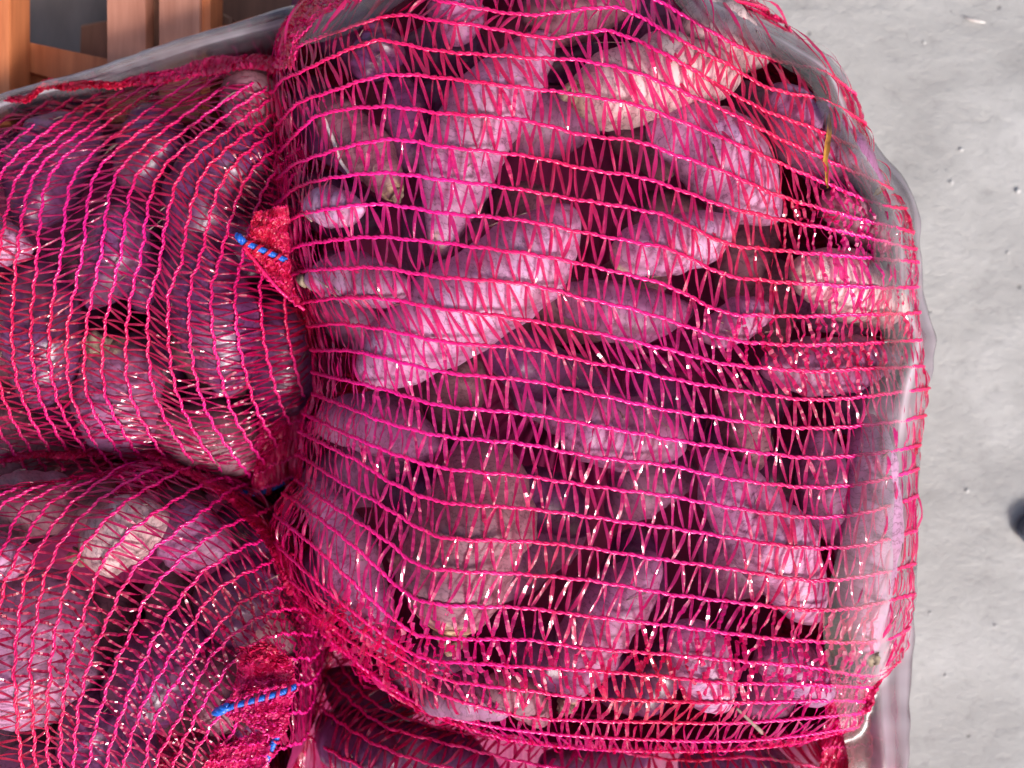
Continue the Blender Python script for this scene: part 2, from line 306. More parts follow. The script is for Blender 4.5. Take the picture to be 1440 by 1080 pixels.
# ------------------------------------------------------------------ roots
def make_root(bag, x0, y0, x1, y1, r, skin='mauve', label=None, dz=0.0, bend=0.0, t0=0.75, t1=0.55, cork=(0.0, 0.0), stem=0, group=None, lump=0.045, dzb=None):
    """one root from picture-plane ends lifted to their own height under the bag's envelope"""
    za = float(bag.dz(x0, y0)); zb = float(bag.dz(x1, y1))
    ka = (CAMZ - za) / FPX; rw = r * ka
    za += dz - rw * 0.98; zb += (dz if dzb is None else dzb) - rw * 0.98
    za = max(za, rw * .9); zb = max(zb, rw * .9)
    A = P(x0, y0, za); B = P(x1, y1, zb); Lw = max(np.linalg.norm(B - A), 1e-3)
    half = Lw / 2 + rw * 0.62
    seed = random.random() * 100; t0 *= random.uniform(.9, 1.1); t1 *= random.uniform(.88, 1.12); bend += random.uniform(-.15, .15)
    nr, ns = 34, 24; Vv, Ff, ck = [], [], []
    for i in range(nr + 1):
        u = -math.cos(math.pi * i / nr)                    # -1..1
        prof = max(0.0, 1 - abs(u) ** (3.1)) ** 0.5
        tap = (t0 if u < 0 else t1); body = 1 - (1 - tap) * abs(u) ** 1.6
        rr = rw * prof * body
        if 0 < i < nr: rr *= 1 + 0.045 * math.sin(u * 9 + seed) + 0.03 * math.sin(u * 21 + seed * 3)
        cx = u * half; cy = bend * rw * (1 - u * u) + 0.12 * rw * math.sin(3 * u + seed); cz = 0.10 * rw * math.sin(2.3 * u + seed * 2)
        for k in range(ns):
            a = 2 * math.pi * k / ns
            d = Vector((u * 2.2 * half / rw * .5, math.cos(a) * 1.1, math.sin(a) * 1.1 + seed))
            q = 1 + lump * (mnoise.noise(d * 1.1) * 1.3 + 0.35 * mnoise.noise(d * 2.6))
            Vv.append((cx, cy + rr * q * math.cos(a), cz + rr * q * math.sin(a)))
            e = cork[0] * max(0, (-u - 0.72) / 0.28) + cork[1] * max(0, (u - 0.72) / 0.28)
            ck.append(0.9 * e)
    for i in range(nr):
        for k in range(ns):
            k2 = (k + 1) % ns; Ff.append((i*ns+k, i*ns+k2, (i+1)*ns+k2, (i+1)*ns+k))
    o = mesh_obj('sweet_potato', Vv, Ff, SKIN[skin])
    at = o.data.attributes.new('cork', 'FLOAT', 'POINT'); at.data.foreach_set('value', ck)
    mid = (A + B) / 2; X = Vector(B - A).normalized(); Zv = Vector((0, 0, 1)); Y = Zv.cross(X).normalized(); Z = X.cross(Y)
    from mathutils import Matrix
    M = Matrix(((X.x, Y.x, Z.x, mid[0]), (X.y, Y.y, Z.y, mid[1]), (X.z, Y.z, Z.z, mid[2]), (0, 0, 0, 1)))
    o.matrix_world = M; o.rotation_euler = M.to_euler(); o.location = mid
    if stem:
        # corky stub with a ragged, torn tip at one end
        sx = -1 if stem == 1 else 1; VV, FF = [], []
        yoff = 0.12 * rw * math.sin(3 * sx + seed); n = 7
        for b in range(3):
            a0 = random.uniform(0, 6.28); off = rw * 0.18 * (b > 0)
            C = [(sx * (half * 0.93 + rw * (0.10 * i) * (1 - .2*b)), yoff + off * math.cos(a0) + rw*0.05*random.uniform(-1, 1), off * math.sin(a0) + rw*0.05*random.uniform(-1, 1) + rw*.2) for i in range(5)]
            tube(C, rw * np.array([0.30, .24, .20, .15, .06]) * (1 if b == 0 else .55), 9, 0, VV, FF)
        st = mesh_obj('stem_end', VV, FF, M_STEM, o)
    if group is None and half > 1.15 * rw:
        for h in range(random.randint(2, 4)):              # thin root hairs still clinging to the skin
            VV, FF = [], []
            u = random.uniform(-.7, .7); a = random.uniform(.2, 2.9); L = rw * random.uniform(.35, .9); b2 = random.uniform(-1, 1)
            C = [(u*half + L*t*b2, rw*.92*math.cos(a + .5*t*b2) * (1+.03*t), rw*.90*math.sin(a + .5*t*b2) * (1 + .04*t)) for t in np.linspace(0, 1, 6)]
            tube(C, np.linspace(.0005, .0002, 6), 4, 0, VV, FF)
            mesh_obj('root_hair', VV, FF, M_HAIR, o)
    bpy.context.view_layer.update()
    tag(o, label, 'sweet potato', group)
    return o

# ------------------------------------------------------------------ netting
def crumple(a):
    """how creased the film is: in patches, most in bands along its lower and right sides, shaped to set glints there"""
    n = mnoise.noise(Vector((a[0] * 9, a[1] * 9, 2.2))) * 1.1 + .35 * mnoise.noise(Vector((a[0] * 40, a[1] * 40, 7)))
    low = math.exp(-((a[1] + .150 - .05 * max(0, -a[0])) / .026) ** 2) * (1 if -.12 < a[0] < .22 else .25)
    rgt = math.exp(-((a[0] - .145) / .05) ** 2 - ((a[1] - .022) / .022) ** 2)
    top = math.exp(-((a[0] - .185) / .035) ** 2 - ((a[1] - .105) / .016) ** 2)
    return min(1.7, max(0.0, n * .55 - .10) + max(0, 1.6 * low + .8 * rgt + .8 * top) * (.75 + n))
def build_net(parent, rows, bag, n, cord_r, rib_w, rib_mat, cord_mat, zig=0.0006, ext=True, jitter=1.0, floor_z=0.01, ribs=2, skipcord=False, lift=0.0, curl=0.035, cordname='cord', netname='netting', loops=True):
    W = []; sub = 6
    for row in rows:
        zo = None
        if isinstance(row, tuple): row, zo = row
        q = catmull(row, 110)
        if zo is None: zz = bag.samp(bag.Z, q[:, 0], q[:, 1]) + lift
        elif callable(zo): zz = np.array([zo(a, b) for a, b in q])
        else: zz = np.full(len(q), zo)
        k = (CAMZ - zz) / FPX
        P3 = np.stack([(q[:, 0] - 720) * k, (540 - q[:, 1]) * k, zz], 1)
        if ext:
            def tail(p, pin):
                t = p - pin; t[2] = 0; t = t / (np.linalg.norm(t) + 1e-9); out = []
                h = max(p[2] - floor_z, 0.004); Rr = min(curl, h / 2)
                for i in range(1, 9):
                    a = math.pi * i / 8; out.append(p + t * Rr * 0.28 * math.sin(a) * (1 if a < math.pi/2 else 1) - np.array([0, 0, h * (1 - math.cos(a)) / 2]) - t * Rr * 0.9 * (i / 8) ** 2)
                return out
            e1 = tail(P3[0].copy(), P3[5]); e2 = tail(P3[-1].copy(), P3[-6])
            P3 = np.vstack([np.array(e1[::-1]), P3, np.array(e2)])
        P3 = resample(P3, n * sub + 1, .07 if ext else 0)
        W.append(P3)
    W = np.stack(W)                                         # rows, samples, xyz
    nr, m, _ = W.shape
    along = norm(np.gradient(W, axis=1)); across = norm(np.gradient(W, axis=0) if nr > 1 else np.zeros_like(W) + [0, 1, 0])
    nrm = norm(np.cross(along, across)); nrm *= np.sign((nrm * (np.array([0, 0, CAMZ]) - W)).sum(-1, keepdims=True) + 1e-9)
    acr = norm(np.cross(nrm, along))
    js = np.arange(m) / sub
    tri = 2 * np.abs((js % 2) - 1) - 1                     # zigzag, one stitch up one down
    for r in range(nr):
        wob = 0.0005 * jitter * np.array([mnoise.noise(Vector((a * 0.21, r * 3.7, 0.5))) for a in js]) + 0.00022 * jitter * np.array([mnoise.noise(Vector((a * 0.9, r * 5.1, 9.5))) for a in js])
        W[r] += acr[r] * (zig * tri + wob)[:, None]
        if skipcord: continue
        VV, FF = [], []
        for ph in (0, math.pi):
            th = js * 2 * math.pi * 1.0 + ph + r
            rr = cord_r * (1 + 0.3 * rng.standard_normal(m) * .4)
            C = W[r] + (acr[r] * np.cos(th)[:, None] * 0.75 + nrm[r] * np.sin(th)[:, None] * 0.6) * cord_r + nrm[r] * cord_r * .6
            tube(C, rr * 0.80, 5, 0, VV, FF)
        mesh_obj(cordname, VV, FF, cord_mat, parent)
    # flat film tapes zigzagging from cord to cord
    VV, FF = [], []
    def at(r, j):
        x = np.clip(j * sub, 0, m - 1.001); i = int(x); f = x - i
        return W[r, i] * (1 - f) + W[r, i + 1] * f, along[r, i], nrm[r, i]
    seg = 8
    for r in range(nr - 1):
        lean = 0.35 * mnoise.noise(Vector((r * 0.37, 3.3, 1.0))) * 2
        for j in range(n):
            for kx in range(ribs):
                ja = j + (0.06 if kx == 0 else 0.94) + rng.normal() * 0.06 * jitter
                jb = j + (0.44 if kx == 0 else 0.56) + lean + rng.normal() * 0.13 * jitter
                if kx >= 2: ja = j + 0.5 + rng.normal() * .2; jb = j + rng.normal() * .5
                if not (0 <= jb < n and 0 <= ja < n): continue
                a, ta, na = at(r, ja); b, tb, nb = at(r + 1, jb)
                Lr = np.linalg.norm(b - a)
                if Lr < 1e-5: continue
                d = (b - a) / Lr; side = norm(np.cross(na, d)); nn = np.cross(d, side)
                tw0 = rng.normal() * 0.34; tw1 = tw0 + rng.normal() * 0.35 * jitter
                if rng.random() < 0.05: tw1 += rng.choice([-1, 1]) * 1.8
                clu = crumple(a)
                bow = rng.normal() * 0.02 * Lr; wv = rib_w * (0.75 + 0.45 * rng.random()) * (1 + .35 * clu); fold = rng.normal() * 0.22
                b0 = len(VV); hgt = 0.0003 * (kx + rng.random()); kink = rng.random(); arch = Lr * rng.normal() * .08; crk = rng.normal(size=seg + 1) * (0.00008 + 0.0013 * clu)
                for i in range(seg + 1):
                    t = i / seg; c = a + (b - a) * t + side * bow * math.sin(math.pi * t)
                    if bag is not None and 0 < i < seg:
                        px, py = toPx(c)
                        if bag.inside(px, py) and c[2] > bag.zedge - 0.01:
                            zs = float(bag.samp(bag.Z, px, py)) + lift
                            if abs(zs - c[2]) < 0.03: c = P(px, py, max(zs, c[2] - 0.004))
                    c = c + nn * (hgt + arch * math.sin(math.pi * t) + crk[i])
                    ww = wv * (0.42 + 0.58 * math.sin(math.pi * t) ** 0.45) * 0.5 * (1 + 0.10 * math.sin(9 * t + kink * 6))
                    an = tw0 + (tw1 - tw0) * t + 0.25 * math.sin(7 * t + 6 * kink)
                    sv = side * math.cos(an) + nn * math.sin(an); nv = nn * math.cos(an) - side * math.sin(an)
                    VV.append(c - sv * ww); VV.append(c + nv * ww * fold); VV.append(c + sv * ww)
                # small tape end standing past the cord, added as a glint source
                if kx == 0 and loops and rng.random() < .12 + 1.2 * clu:
                    l = 0.0014 + 0.0009 * rng.random(); dd = norm(d + ta * rng.normal() * .6 + na * rng.normal() * .45); sd = norm(np.cross(na + ta * rng.normal() * .5, dd)) * 0.00050
                    o0 = a + na * cord_r * 1.9 - dd * l * .6; b1 = len(VV)
                    VV += [o0 - sd, o0 + sd, o0 + sd + dd * l, o0 - sd + dd * l]; FF.append((b1, b1+1, b1+2, b1+3))
                for i in range(seg):
                    q = b0 + i * 3; FF.append((q, q+1, q+4, q+3)); FF.append((q+1, q+2, q+5, q+4))
    o = mesh_obj(netname, VV, FF, rib_mat, parent, smooth=False); tag(o, kind='stuff')
    return W

# ================================================================== MAIN BAG
main_out = [(386,80),(402,30),(440,-15),(520,-70),(700,-120),(860,-120),(960,-70),(1050,0),(1120,45),(1175,90),(1208,170),(1262,270),(1284,330),(1289,450),(1300,545),(1287,640),(1282,760),(1280,860),(1258,935),(1222,975),(1205,1025),(1120,1048),(900,1060),(740,1047),(640,1022),(560,985),(470,905),(410,830),(387,765),(392,715),(424,675),(426,615),(446,560),(443,470),(415,400),(395,330),(393,260),(393,180),(384,125)]
MAIN = Bag(main_out, 0.255, 0.165, 190)
big = empty('mesh_bag', P(840, 500, 0)); 
tag(big, 'largest red mesh bag of roots, filling the middle and right inside clear plastic', 'mesh bag', 'red mesh bags full of roots')
underside(big, MAIN)
inv = big.location.copy()
roots = []
def rt(*a, **k): roots.append(make_root(MAIN, *a, **k)); return roots[-1]
rt(835,122,1010,100,64,'beige','beige root with a dark torn left end near the top centre of the largest bag',t0=.95,cork=(.75,0),stem=1)
rt(748,75,625,325,62,'pale','pale mauve root slanting down left from the top centre, left of the beige one',dz=-.004,bend=-.2,cork=(0,.5))
rt(530,52,520,95,38,'purple','small purplish root tip under the net at the top left of the largest bag',dz=-.008)
rt(640,-20,640,45,40,'mauve','mauve root cut by the top edge of the photo, left of centre',dz=-.004)
rt(470,150,548,262,40,'brown','brown root with a corky ringed end in the upper left of the largest bag',dz=-.012,cork=(0,1.0),stem=2)
rt(438,295,500,294,29,'pale','short shiny root at the left edge of the largest bag, just above the blue twine',dz=.004)
rt(446,394,560,402,38,'pale','pale root with a yellow corky tip poking left beside the blue twine',dz=.003,cork=(1.0,0),t0=.6,stem=1)
rt(540,512,775,322,72,'pale','large pale root lying diagonally across the centre left of the largest bag',dz=.006,t0=.8,t1=.8,lump=.05)
rt(885,358,1010,318,46,'pale','pale root with a blunt whitish left end, right of the picture centre line',dz=.001,cork=(.65,0),t0=.85)
rt(945,190,1065,285,66,'pale','pale thick root under bright net below the upper right shoulder',dz=-.002,bend=.2)
rt(1135,380,1255,425,54,'beige','beige root with a tapering left tip close to the right edge of the bag',dz=-.001,t0=.7,cork=(.5,0))
rt(805,425,950,440,44,'mauve','mauve root lying level beneath the end of the large diagonal root',dz=-.010)
rt(1000,465,1070,440,33,'mauve','small pointed root among white glints right of centre',dz=-.002,t0=.5,t1=.5)
rt(800,590,930,628,58,'mauve','mauve root with a small brown scar just below the picture centre',dz=-.002,t0=.8)
rt(675,665,645,840,92,'brown','thickest brown root standing upright with a corky cut lower end, lower left of centre',dz=.000,t1=.8,cork=(0,1.0),stem=2,lump=.04)
rt(900,800,805,965,54,'mauve','mauve root slanting down to a greenish knobbly end at the bottom edge',dz=-.008,cork=(0,.9),stem=2)
rt(1020,665,1135,845,62,'pale','long pale root slanting down right to a bright blunt end in the lower right',dz=-.003,cork=(0,.5))
rt(1226,610,1224,900,47,'pale','long pinkish root upright along the right edge with a dark lower tip',dz=.004,t1=.6,stem=2)
rt(965,900,1010,975,46,'pale','short pale root under the white glints at the bottom edge of the largest bag',dz=-.003)
rt(445,700,545,900,44,'mauve','mauve root running down the lower left bulge of the largest bag',dz=-.004)
rt(610,978,705,990,34,'mauve','greyish root lying along the bottom rim below the thickest brown root',dz=.0)
rt(1095,150,1215,265,52,'mauve','mauve root beneath the plastic at the upper right shoulder of the bag',dz=-.006)
rt(1090,520,1250,510,46,'mauve','mauve root reaching the pointed right corner of the bag',dz=-.004)
rt(760,20,870,10,50,'brown','brown root cut by the top edge of the photo above the beige one',dz=-.012)
rt(980,30,1060,70,46,'beige','root half hidden under hazy plastic at the top right of the bag',dz=-.006)
rt(700,960,760,1010,30,'brown','small brown root at the bottom rim between two knobbly ends',dz=-.006)
rt(1085,930,1160,960,40,'mauve','small root by the gathered pink net in the lower right corner',dz=-.006)
rt(470,590,600,620,46,'mauve','mauve root lying level under the blunt lower end of the large diagonal root',dz=-.026)
rt(1150,620,1180,760,40,'mauve','mauve root upright just left of the long pinkish root on the right',dz=-.024)
rt(690,480,850,560,46,'purple','dark purple root sloping below the mauve one near the picture centre',dz=-.024)
rt(1030,560,1060,640,40,'brown','small brown root between the scarred one and the right corner',dz=-.034)
rt(1170,290,1250,330,34,'brown','small brown root under glints close to the upper right rim',dz=-.006)
rt(560,130,600,250,38,'purple','dark purple root between the corky brown one and the pale upper one',dz=-.026)
G = 'roots in the dark lower layer of the largest bag'; GL = 'root in the dark lower layer of the largest bag, seen through gaps'
lower = []; lower_rows = []
for yy in range(60, 1010, 125):
    lower_rows.append([])
    for xx in range(470, 1240, 150):
        x = xx + random.uniform(-30, 30); y = yy + random.uniform(-25, 25)
        if float(MAIN.samp(MAIN.sd, x, y)) < 50: continue
        a = random.uniform(0, math.pi); l = random.uniform(35, 70)
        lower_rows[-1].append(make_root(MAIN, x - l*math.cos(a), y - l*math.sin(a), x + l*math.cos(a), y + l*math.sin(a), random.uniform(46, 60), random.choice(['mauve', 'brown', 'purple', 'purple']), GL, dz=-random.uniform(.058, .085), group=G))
MAIN.drape(roots)
ORD = ['first', 'second', 'third', 'fourth', 'fifth', 'sixth', 'seventh', 'eighth', 'ninth']
def label_rows(objs, bag):
    for r, row in enumerate(objs):
        row = sorted(row, key=lambda o: toPx(o.location)[0])
        for c, o in enumerate(row):
            o['label'] = '%s root deep in %s bag, %s row down, %s from left' % (o.data.materials[0].name.split('_')[0], bag, ORD[r], ORD[c])
label_rows([v for v in lower_rows if v], 'largest')
# cords, traced left to right, top to bottom
C = {}
C[0]=[(430,-5),(500,-20),(560,-18),(620,2),(740,22),(840,12),(870,12),(900,24),(985,73),(1028,94),(1070,120),(1110,132),(1145,138),(1175,150),(1212,172)]
C[1]=[(384,92),(420,66),(460,50),(557,22),(620,30),(660,35),(740,50),(777,55),(820,47),(855,44),(900,60),(940,80),(1020,127),(1080,158),(1140,180),(1170,193),(1222,216)]
C[2]=[(386,128),(397,113),(420,103),(480,75),(520,60),(540,57),(620,72),(740,82),(820,86),(900,105),(940,122),(1020,157),(1080,188),(1114,204),(1169,229),(1250,265)]
C[3]=[(394,172),(420,145),(460,130),(540,106),(620,110),(740,125),(820,135),(900,150),(940,165),(1020,196),(1071,219),(1114,238),(1163,260),(1240,290),(1272,294)]
C[4]=[(394,214),(420,186),(450,162),(540,150),(620,160),(740,170),(820,190),(900,200),(940,215),(1020,243),(1071,266),(1120,284),(1205,308),(1280,326)]
C[5]=[(393,250),(420,228),(540,197),(620,206),(740,220),(820,237),(900,249),(940,262),(1020,291),(1065,302),(1126,315),(1175,324),(1284,350)]
C[6]=[(393,284),(420,263),(480,249),(540,243),(620,252),(740,268),(820,282),(900,296),(940,305),(1020,342),(1080,351),(1140,357),(1243,365),(1286,368)]
C[7]=[(394,324),(420,303),(480,292),(540,288),(620,299),(740,311),(820,327),(880,338),(940,350),(1020,387),(1080,395),(1140,400),(1253,405),(1288,404)]
C[8]=[(397,372),(405,357),(420,345),(480,336),(540,334),(620,342),(740,357),(820,372),(880,386),(940,402),(1020,439),(1080,444),(1140,445),(1276,441),(1289,440)]
C[9]=[(409,386),(430,381),(480,377),(540,377),(620,390),(740,400),(820,420),(880,433),(940,450),(1020,476),(1080,484),(1140,485),(1285,479),(1291,479)]
C[10]=[(424,426),(450,421),(480,419),(540,420),(620,434),(740,450),(820,465),(880,477),(940,492),(1020,512),(1080,518),(1140,522),(1200,520),(1294,515)]
C[11]=[(439,458),(480,455),(540,463),(620,480),(740,490),(820,507),(880,518),(940,532),(1020,547),(1080,556),(1140,562),(1200,560),(1301,547)]
C[12]=[(445,492),(497,493),(540,503),(620,522),(740,535),(820,552),(880,564),(940,577),(1020,590),(1080,598),(1140,602),(1200,600),(1262,592),(1296,585)]
C[13]=[(446,525),(513,540),(540,547),(620,570),(740,582),(820,595),(880,606),(940,617),(1020,630),(1080,638),(1140,644),(1200,641),(1255,634),(1289,626)]
C[14]=[(447,556),(513,582),(540,592),(620,612),(740,625),(820,640),(880,648),(940,655),(1020,672),(1080,680),(1140,685),(1200,681),(1253,671),(1286,660)]
C[15]=[(434,584),(480,607),(540,632),(620,657),(740,670),(820,682),(880,690),(940,697),(1020,712),(1080,721),(1140,727),(1200,724),(1258,709),(1285,698)]
C[16]=[(427,610),(470,632),(513,653),(540,672),(620,705),(740,715),(820,725),(880,734),(940,742),(1020,755),(1080,764),(1140,770),(1200,768),(1258,755),(1284,746)]
C[17]=[(424,642),(480,677),(540,712),(604,749),(640,757),(740,761),(820,769),(880,778),(940,787),(1020,799),(1080,808),(1140,815),(1200,812),(1258,800),(1282,793)]
C[18]=[(422,678),(456,702),(540,757),(590,794),(640,803),(740,807),(820,815),(880,825),(940,835),(1020,845),(1080,852),(1140,857),(1200,855),(1258,842),(1281,836)]
C[19]=[(404,698),(427,712),(500,769),(575,836),(620,849),(740,854),(820,865),(880,872),(940,879),(1020,890),(1080,896),(1140,901),(1200,903),(1249,898),(1274,885)]
C[20]=[(393,728),(452,776),(530,850),(582,889),(620,896),(740,900),(820,910),(880,915),(940,920),(1020,927),(1080,932),(1140,938),(1200,948),(1235,948),(1260,932)]
C[21]=[(386,762),(470,838),(560,906),(604,927),(660,932),(740,937),(820,941),(880,946),(940,951),(1020,960),(1080,961),(1140,962),(1225,966)]
C[22]=[(399,808),(480,868),(568,925),(620,952),(680,963),(740,970),(820,980),(880,983),(940,985),(1020,987),(1080,987),(1140,985),(1218,985)]
C[23]=[(418,845),(500,905),(582,953),(620,975),(680,994),(740,1007),(820,1012),(940,1015),(1020,1016),(1080,1013),(1140,1008),(1208,1002)]
C[24]=[(452,888),(520,945),(560,972),(620,1003),(680,1018),(740,1027),(820,1034),(940,1040),(1020,1041),(1100,1036),(1204,1022)]
C[25]=[(500,936),(560,982),(620,1012),(680,1032),(740,1045),(820,1054),(940,1058),(1040,1055),(1120,1046),(1200,1026)]
rows = []
rows.append([(560,-90),(700,-118),(860,-118),(960,-68)])
rows.append([(500,-58),(620,-80),(740,-85),(860,-88),(960,-60),(1030,-18)])
rows.append([(460,-28),(540,-48),(640,-50),(740,-45),(840,-50),(920,-40),(1000,-5),(1070,12),(1110,38)])
rows.append([(440,-16),(520,-32),(620,-22),(740,-12),(840,-20),(900,-8),(960,22),(1022,58),(1065,78),(1114,92),(1160,104),(1198,130)])
for i in range(26): rows.append(C[i])
rows.append((([(520,925),(600,985),(740,1025),(940,1040),(1180,1010)]), 0.11))
rows.append((([(540,900),(640,960),(760,990),(940,1000),(1150,980)]), 0.06))
build_net(big, rows, MAIN, 122, 0.00090, 0.0021, M_RIB, M_CORD, zig=0.00035, curl=.05)

# ================================================================== UPPER LEFT BAG
ul_out = [(-330,330),(-240,220),(-120,180),(0,146),(60,124),(120,116),(180,112),(250,98),(330,82),(390,84),(430,130),(455,250),(458,400),(455,500),(440,580),(405,650),(360,690),(260,700),(100,690),(-80,680),(-260,620),(-350,480)]
UL = Bag(ul_out, 0.205, 0.085, 210)
ul = empty('mesh_bag', P(100, 400, 0)); tag(ul, 'shaded red mesh bag at the upper left, its cords running up and down', 'mesh bag', 'red mesh bags full of roots')
underside(ul, UL)
r2 = []
def ru(*a, **k): r2.append(make_root(UL, *a[:4], a[4] * (1.22 if a[4] < 70 else 1.08), *a[5:], **k)); return r2[-1]
ru(182,315,140,410,40,'purple','purple root standing upright in the middle of the upper left bag',dz=-.002)
ru(60,400,55,540,50,'purple','purple root upright near the left edge of the upper left bag',dz=.002)
ru(-30,350,25,345,28,'pale','shiny white root tip at the left edge of the photo',dz=.008)
ru(150,515,185,610,54,'mauve','root with a yellowish knobbly top lying low in the upper left bag',dz=.002,cork=(.9,0),t0=.8,stem=1)
ru(275,350,315,520,54,'purple','root with a bright white glossy crown beside the large bag',dz=.002,cork=(.3,.4))
ru(345,215,260,330,50,'purple','purple root in the top right of the upper left bag',dz=-.004)
ru(110,190,40,290,48,'purple','purple root under dense net at the top of the upper left bag',dz=-.006)
ru(225,180,190,240,42,'purple','dim purple root below the bunched red hem',dz=-.010)
ru(395,450,400,590,46,'purple','dark glossy root against the left side of the large bag',dz=-.004)
ru(-100,250,-60,400,60,'brown','root outside the left edge of the photo in the upper left bag',dz=-.004)
ru(355,120,340,170,36,'brown','brown root end under the hem near the top corner of the large bag',dz=-.004)
ru(330,640,250,600,44,'brown','shaded root at the bottom of the upper left bag',dz=-.004)
ru(0,600,80,640,44,'brown','shaded root at the lower left of the upper left bag',dz=-.004)
lu = {}
for k in range(14):
    x = 20 + (k % 5) * 95 + random.uniform(-20, 20); y = 200 + (k // 5) * 160 + random.uniform(-30, 30); a = random.uniform(0, 3.1)
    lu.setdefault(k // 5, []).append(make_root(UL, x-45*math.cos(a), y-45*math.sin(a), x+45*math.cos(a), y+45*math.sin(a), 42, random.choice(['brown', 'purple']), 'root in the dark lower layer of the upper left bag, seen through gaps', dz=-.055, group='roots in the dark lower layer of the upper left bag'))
label_rows(list(lu.values()), 'upper left')
UL.drape(r2)
x240 = [32,54,75,109,138,168,198,228,258,290,322,355,387]
x380 = [-5,22,52,85,115,141,168,195,224,252,278,305,336]
x400 = [-9,20,49,78,106,133,160,188,214,240,268,298,331]
x540 = [0,26,51,75,97,120,145,180,214,246,278,313,349]
rows = []
for k in range(-9, 16):
    if k < 0: a, b, c, d = [v[0] + k * 27 for v in (x240, x380, x400, x540)]
    elif k > 12: a, b, c, d = x240[12] + (k-12)*30, x380[12] + (k-12)*33, x400[12] + (k-12)*34, x540[12] + (k-12)*36
    else: a, b, c, d = x240[k], x380[k], x400[k], x540[k]
    pts = [(a + 230, 62), (a + 150, 122), (a + 88, 165), (a, 240), ((a*1.0+b)/2 - 6, 308), (b, 380), (c, 400), ((c + d)/2 - 6, 470), (d, 540), (d + 20, 592), (d + 50, 640), (d + 90, 690)]
    q = catmull(pts, 90); ok = np.array([float(UL.samp(UL.sd, x, y)) > 1 for x, y in q])
    idx = np.where(ok)[0]
    if len(idx) < 15: continue
    q = q[idx[0]:idx[-1] + 1]; rows.append([tuple(v) for v in q[::max(1, len(q)//14)]])
build_net(ul, rows, UL, 118, 0.0008, 0.0015, M_RIB_SHADED, M_CORD, zig=0.00075, ribs=2)

# ================================================================== LOWER LEFT BAG
ll_out = [(-260,760),(-150,680),(0,640),(150,630),(235,642),(310,682),(370,732),(400,780),(420,850),(432,910),(424,1000),(405,1090),(330,1180),(150,1230),(-100,1220),(-260,1080),(-300,900)]
LL = Bag(ll_out, 0.235, 0.15, 180)
ll = empty('mesh_bag', P(100, 930, 0)); tag(ll, 'crimson mesh bag at the lower left with a blue-tied red tuft on its side', 'mesh bag', 'red mesh bags full of roots')
underside(ll, LL)
r3 = []
def rl(*a, **k): r3.append(make_root(LL, *a[:4], a[4] * (1.22 if a[4] < 70 else 1.08), *a[5:], **k)); return r3[-1]
rl(142,768,215,742,42,'beige','root with a dark knobbly end pointing left near the top of the lower left bag',dz=.002,cork=(.9,0),t0=.95,stem=1)
rl(262,735,295,770,40,'mauve','round root end right of the knobbly one in the lower left bag',dz=-.002)
rl(60,860,35,965,92,'pale','big pale root catching the light at the left edge of the lower left bag',dz=.002,lump=.04)
rl(325,875,350,815,50,'purple','shaded purple root at the right side of the lower left bag',dz=-.012)
rl(125,1010,180,1090,50,'purple','purple root at the bottom edge of the lower left bag',dz=-.006)
rl(-20,780,25,785,26,'pale','small white glossy root tip at the left edge of the lower left bag',dz=.004)
rl(240,900,200,1000,56,'purple','purple root in the middle of the lower left bag',dz=-.010)
rl(290,960,330,1000,40,'brown','brown root behind the red tuft',dz=-.004)
rl(70,690,10,720,44,'brown','brown root under the top rim of the lower left bag',dz=-.004)
rl(30,1090,60,1150,60,'mauve','root below the bottom edge of the photo at the left',dz=-.006)
rl(280,1080,330,1120,46,'brown','root below the tuft at the bottom edge of the photo',dz=-.006)
lw = {}
for k in range(12):
    x = 20 + (k % 4) * 110 + random.uniform(-20, 20); y = 720 + (k // 4) * 140 + random.uniform(-30, 30); a = random.uniform(0, 3.1)
    if x > 370: continue
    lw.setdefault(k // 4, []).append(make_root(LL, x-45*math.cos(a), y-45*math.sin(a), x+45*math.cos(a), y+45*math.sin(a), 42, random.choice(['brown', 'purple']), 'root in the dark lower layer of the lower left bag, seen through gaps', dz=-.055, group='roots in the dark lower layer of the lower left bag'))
label_rows(list(lw.values()), 'lower left')
LL.drape(r3)
base = [
 [(200,668),(140,705),(89,759),(61,820),(48,896),(43,920),(46,1000),(51,1080),(60,1150)],
 [(245,668),(175,708),(118,769),(96,817),(77,896),(73,920),(67,1000),(69,1080),(75,1150)],
 [(270,690),(195,738),(153,778),(137,807),(109,893),(100,920),(88,1000),(85,1080),(85,1150)],
 [(310,702),(246,750),(198,791),(172,826),(141,896),(129,920),(110,1000),(104,1080),(100,1160)],
 [(350,728),(307,746),(281,765),(240,800),(204,845),(184,893),(169,920),(140,1000),(123,1080),(115,1160)],
 [(385,755),(345,769),(320,781),(278,810),(249,848),(220,893),(206,920),(172,1000),(148,1080),(135,1160)],
 [(400,782),(377,791),(351,804),(313,823),(287,852),(259,893),(241,920),(198,1000),(174,1080),(155,1160)],
 [(412,822),(377,832),(339,848),(297,892),(275,920),(224,1000),(201,1080),(180,1160)],
 [(420,856),(380,862),(345,880),(300,920),(256,1000),(217,1080),(200,1160)],
 [(428,892),(390,892),(355,906),(332,925),(280,1000),(242,1080),(220,1160)],
 [(430,925),(380,930),(350,945),(318,990),(268,1070),(240,1150)],
 [(426,960),(390,965),(350,990),(332,1020),(300,1075),(270,1150)],
 [(424,1000),(390,1010),(365,1040),(340,1090),(310,1150)],
 [(415,1045),(385,1060),(360,1110),(330,1170)]]
rows = []
for k in range(9, 0, -1):
    rows.append([(x - 27 * k - (8*k if y < 740 else 0), y + (2 * k if y > 700 else 4*k)) for x, y in base[0]])
